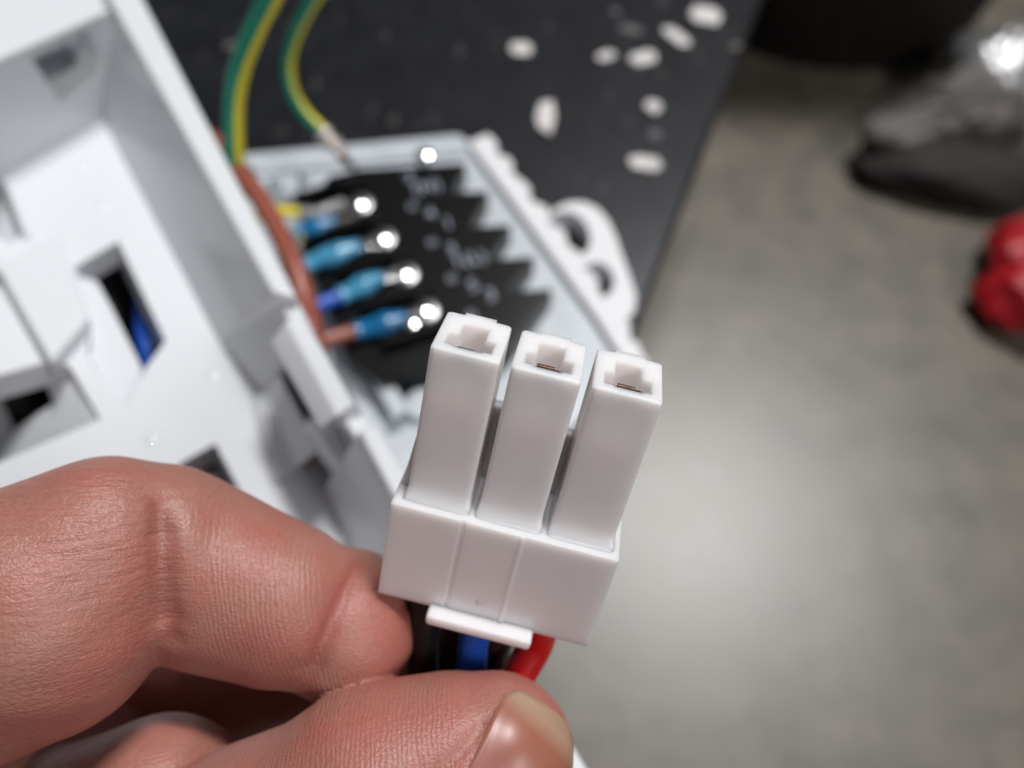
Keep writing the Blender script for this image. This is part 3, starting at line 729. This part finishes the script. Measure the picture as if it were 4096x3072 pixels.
def skin_mat():
    m = bpy.data.materials.new('skin'); m.use_nodes = True; nt = m.node_tree; b = nt.nodes['Principled BSDF']; L = nt.links
    at = nt.nodes.new('ShaderNodeAttribute'); at.attribute_name = 'rest'    # hand coordinates: across, up, depth
    n = nt.nodes.new('ShaderNodeTexNoise'); n.inputs['Scale'].default_value = 1.6; n.inputs['Detail'].default_value = 5
    L.new(at.outputs['Vector'], n.inputs['Vector'])
    r = nt.nodes.new('ShaderNodeValToRGB'); e = r.color_ramp.elements
    e[0].position = .36; e[0].color = (.388, .138, .110, 1); e[1].position = .66; e[1].color = (.37, .170, .131, 1)
    L.new(n.outputs['Fac'], r.inputs[0])
    n2 = nt.nodes.new('ShaderNodeTexNoise'); n2.inputs['Scale'].default_value = 22; n2.inputs['Detail'].default_value = 4
    L.new(at.outputs['Vector'], n2.inputs['Vector'])
    mx = nt.nodes.new('ShaderNodeMix'); mx.data_type = 'RGBA'; mx.blend_type = 'MULTIPLY'; mx.inputs['Factor'].default_value = .35
    L.new(r.outputs[0], mx.inputs['A']); L.new(n2.outputs['Color'], mx.inputs['B'])
    r3 = nt.nodes.new('ShaderNodeValToRGB'); r3.color_ramp.elements[0].color = (.72, .62, .6, 1); r3.color_ramp.elements[1].color = (1.0, 1, 1, 1)
    r3.color_ramp.elements[0].position = .3; r3.color_ramp.elements[1].position = .6
    L.new(n2.outputs['Fac'], r3.inputs[0]); L.new(r3.outputs[0], mx.inputs['B'])
    # flushed skin and painted fold shade, by the distance to the folds
    fa = nt.nodes.new('ShaderNodeAttribute'); fa.attribute_name = 'flush_and_shade'
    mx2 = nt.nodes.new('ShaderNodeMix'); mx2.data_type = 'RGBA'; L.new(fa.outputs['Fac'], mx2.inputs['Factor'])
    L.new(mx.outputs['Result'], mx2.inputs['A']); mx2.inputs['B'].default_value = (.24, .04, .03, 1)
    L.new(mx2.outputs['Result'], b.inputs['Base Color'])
    b.inputs['Subsurface Weight'].default_value = .55; b.inputs['Subsurface Radius'].default_value = (1, .34, .2); b.inputs['Subsurface Scale'].default_value = .06
    b.inputs['Roughness'].default_value = .42; b.inputs['Specular IOR Level'].default_value = .5
    # relief: stretched wrinkles, skin cells and print ridges
    def mapping(sc, rot=(0, 0, 0)):
        k = nt.nodes.new('ShaderNodeMapping'); k.inputs['Scale'].default_value = sc; k.inputs['Rotation'].default_value = rot
        L.new(at.outputs['Vector'], k.inputs[0]); return k
    w1 = nt.nodes.new('ShaderNodeTexNoise'); w1.inputs['Scale'].default_value = 1; w1.inputs['Detail'].default_value = 3
    L.new(mapping((2.2, 21, 6), (0, 0, .12)).outputs[0], w1.inputs['Vector'])
    v1 = nt.nodes.new('ShaderNodeTexVoronoi'); v1.inputs['Scale'].default_value = 1; v1.feature = 'DISTANCE_TO_EDGE'
    L.new(mapping((13, 24, 20), (0, 0, .3)).outputs[0], v1.inputs['Vector'])
    wv_ = nt.nodes.new('ShaderNodeTexWave'); wv_.wave_type = 'BANDS'; wv_.bands_direction = 'X'
    wv_.inputs['Scale'].default_value = 6.6; wv_.inputs['Distortion'].default_value = 5; wv_.inputs['Detail'].default_value = 3; wv_.inputs['Detail Scale'].default_value = 1.1
    L.new(mapping((1.25, .5, .9), (0, 0, -.35)).outputs[0], wv_.inputs['Vector'])
    ma = nt.nodes.new('ShaderNodeMath'); ma.operation = 'MULTIPLY'; L.new(w1.outputs['Fac'], ma.inputs[0])
    wa = nt.nodes.new('ShaderNodeAttribute'); wa.attribute_name = 'wrinkle'; L.new(wa.outputs['Fac'], ma.inputs[1])
    mb0 = nt.nodes.new('ShaderNodeMath'); mb0.operation = 'MULTIPLY'; L.new(wv_.outputs['Fac'], mb0.inputs[0]); L.new(n.outputs['Fac'], mb0.inputs[1])
    mb = nt.nodes.new('ShaderNodeMath'); mb.operation = 'MULTIPLY'; L.new(mb0.outputs[0], mb.inputs[0])
    pa = nt.nodes.new('ShaderNodeAttribute'); pa.attribute_name = 'print'; L.new(pa.outputs['Fac'], mb.inputs[1])
    mc = nt.nodes.new('ShaderNodeMath'); mc.operation = 'MINIMUM'; L.new(v1.outputs['Distance'], mc.inputs[0]); mc.inputs[1].default_value = .22
    b1 = nt.nodes.new('ShaderNodeBump'); b1.inputs['Distance'].default_value = .024; L.new(ma.outputs[0], b1.inputs['Height'])
    b2 = nt.nodes.new('ShaderNodeBump'); b2.inputs['Distance'].default_value = .0042; L.new(mb.outputs[0], b2.inputs['Height']); L.new(b1.outputs[0], b2.inputs['Normal'])
    b3 = nt.nodes.new('ShaderNodeBump'); b3.inputs['Distance'].default_value = .0075; L.new(mc.outputs[0], b3.inputs['Height']); L.new(b2.outputs[0], b3.inputs['Normal'])
    n4 = nt.nodes.new('ShaderNodeTexNoise'); n4.inputs['Scale'].default_value = 60; n4.inputs['Detail'].default_value = 2; L.new(at.outputs['Vector'], n4.inputs['Vector'])
    b4 = nt.nodes.new('ShaderNodeBump'); b4.inputs['Distance'].default_value = .005; L.new(n4.outputs['Fac'], b4.inputs['Height']); L.new(b3.outputs[0], b4.inputs['Normal'])
    L.new(b4.outputs[0], b.inputs['Normal'])
    return m
M['skin'] = skin_mat()
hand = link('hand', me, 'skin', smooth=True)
tag(hand, 'bare hand pinching the plug connector between bent index finger and thumb', 'hand')
def attr(name, arr, typ='FLOAT'):
    a = me.attributes.new(name, typ, 'POINT'); a.data.foreach_set('vector' if typ == 'FLOAT_VECTOR' else 'value', np.ascontiguousarray(arr, dtype=np.float32).ravel())
attr('rest', vs, 'FLOAT_VECTOR')
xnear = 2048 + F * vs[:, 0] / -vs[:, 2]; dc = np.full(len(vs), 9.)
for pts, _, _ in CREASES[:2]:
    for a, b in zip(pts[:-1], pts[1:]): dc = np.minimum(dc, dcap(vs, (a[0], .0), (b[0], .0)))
attr('flush_and_shade', np.clip(1 - dc / .16, 0, 1) ** 1.5 * .9 * np.where(xnear < 900, 1.0, .55))
xpx = 2048 + F * vs[:, 0] / -vs[:, 2]; ypx = 1536 - F * vs[:, 1] / -vs[:, 2]
attr('wrinkle', np.clip((900 - xpx) / 400, .12, 1) * np.clip((2700 - ypx) / 500, .3, 1))
attr('print', np.clip((xpx - 680) / 200, 0, 1) * np.clip((1330 - xpx) / 60 + (ypx > 2680) * 9, .15, 1))

# thumb nail
nn = np.array([.22, -.30, .93]); nn /= np.linalg.norm(nn)
tax = np.array([.76, .65, 0.]); tax -= nn @ tax * nn; tax /= np.linalg.norm(tax); nb = np.cross(nn, tax)
nc = C3(2135, 3068, 6.5)
nv, nf = [], []; NU, NV = 34, 26
for i in range(NU + 1):
    u = i / NU                                   # along the nail, from the root to the free edge
    for j in range(NV + 1):
        v = j / NV * 2 - 1
        half = .52 * (1 - .2 * (1 - u) ** 2) * (1 - .30 * max(0, (u - .75) / .25) ** 2)
        p = nc + tax * (-.90 + 1.28 * u - .12 * v * v * u) + nb * v * half
        t0 = 1.0; q = p + nn * t0
        for _ in range(60):
            dd = sdf(q[None], False)[0]
            if dd < .001 or (q - p) @ nn < -.30 - .12 * v * v: break
            q = q - nn * min(dd * .8, .1)
        lift = .022 * min(1, (1 - abs(v)) * 5) * min(1, u * 5) - .004
        nv.append((p, (q - p) @ nn, lift))
hh = np.array([a[1] for a in nv]).reshape(NU + 1, NV + 1); h0 = hh.copy()
for _ in range(14):
    hp = np.pad(hh, 1, mode='edge'); hh = (hp[1:-1, 1:-1] * 2 + hp[:-2, 1:-1] + hp[2:, 1:-1] + hp[1:-1, :-2] + hp[1:-1, 2:]) / 6
hh = np.maximum(hh, np.where(h0 - hh < .12, h0, hh))
nv = [a[0] + nn * (h_ + a[2]) for a, h_ in zip(nv, hh.ravel())]
for i in range(NU):
    for j in range(NV):
        a = i * (NV + 1) + j; nf.append((a, a + 1, a + NV + 2, a + NV + 1))
nvw = np.array(nv) @ m4.T + np.array(CP)
nm = mesh('fingernail', [Vector(v) for v in nvw], nf)
def nail_mat():
    m = bpy.data.materials.new('nail'); m.use_nodes = True; nt = m.node_tree; b = nt.nodes['Principled BSDF']; L = nt.links
    at = nt.nodes.new('ShaderNodeAttribute'); at.attribute_name = 'along'
    r = nt.nodes.new('ShaderNodeValToRGB'); e = r.color_ramp.elements
    e[0].position = 0; e[0].color = (.34, .145, .125, 1); e[1].position = 1; e[1].color = (.33, .22, .15, 1)
    k = e.new(.55); k.color = (.32, .12, .10, 1); k = e.new(.86); k.color = (.31, .115, .075, 1); k = e.new(.93); k.color = (.36, .23, .16, 1)
    L.new(at.outputs['Fac'], r.inputs[0]); L.new(r.outputs[0], b.inputs['Base Color'])
    b.inputs['Specular IOR Level'].default_value = .45; b.inputs['Roughness'].default_value = .36; b.inputs['Subsurface Weight'].default_value = .4; b.inputs['Subsurface Scale'].default_value = .06
    b.inputs['Coat Weight'].default_value = .0; b.inputs['Coat Roughness'].default_value = .25
    return m
nail = link('fingernail', nm, nail_mat(), hand, smooth=True)
so = nail.modifiers.new('thick', 'SOLIDIFY'); so.thickness = .022; so.offset = -1
aa = nm.attributes.new('along', 'FLOAT', 'POINT'); aa.data.foreach_set('value', np.repeat(np.linspace(0, 1, NU + 1), NV + 1).astype(np.float32))
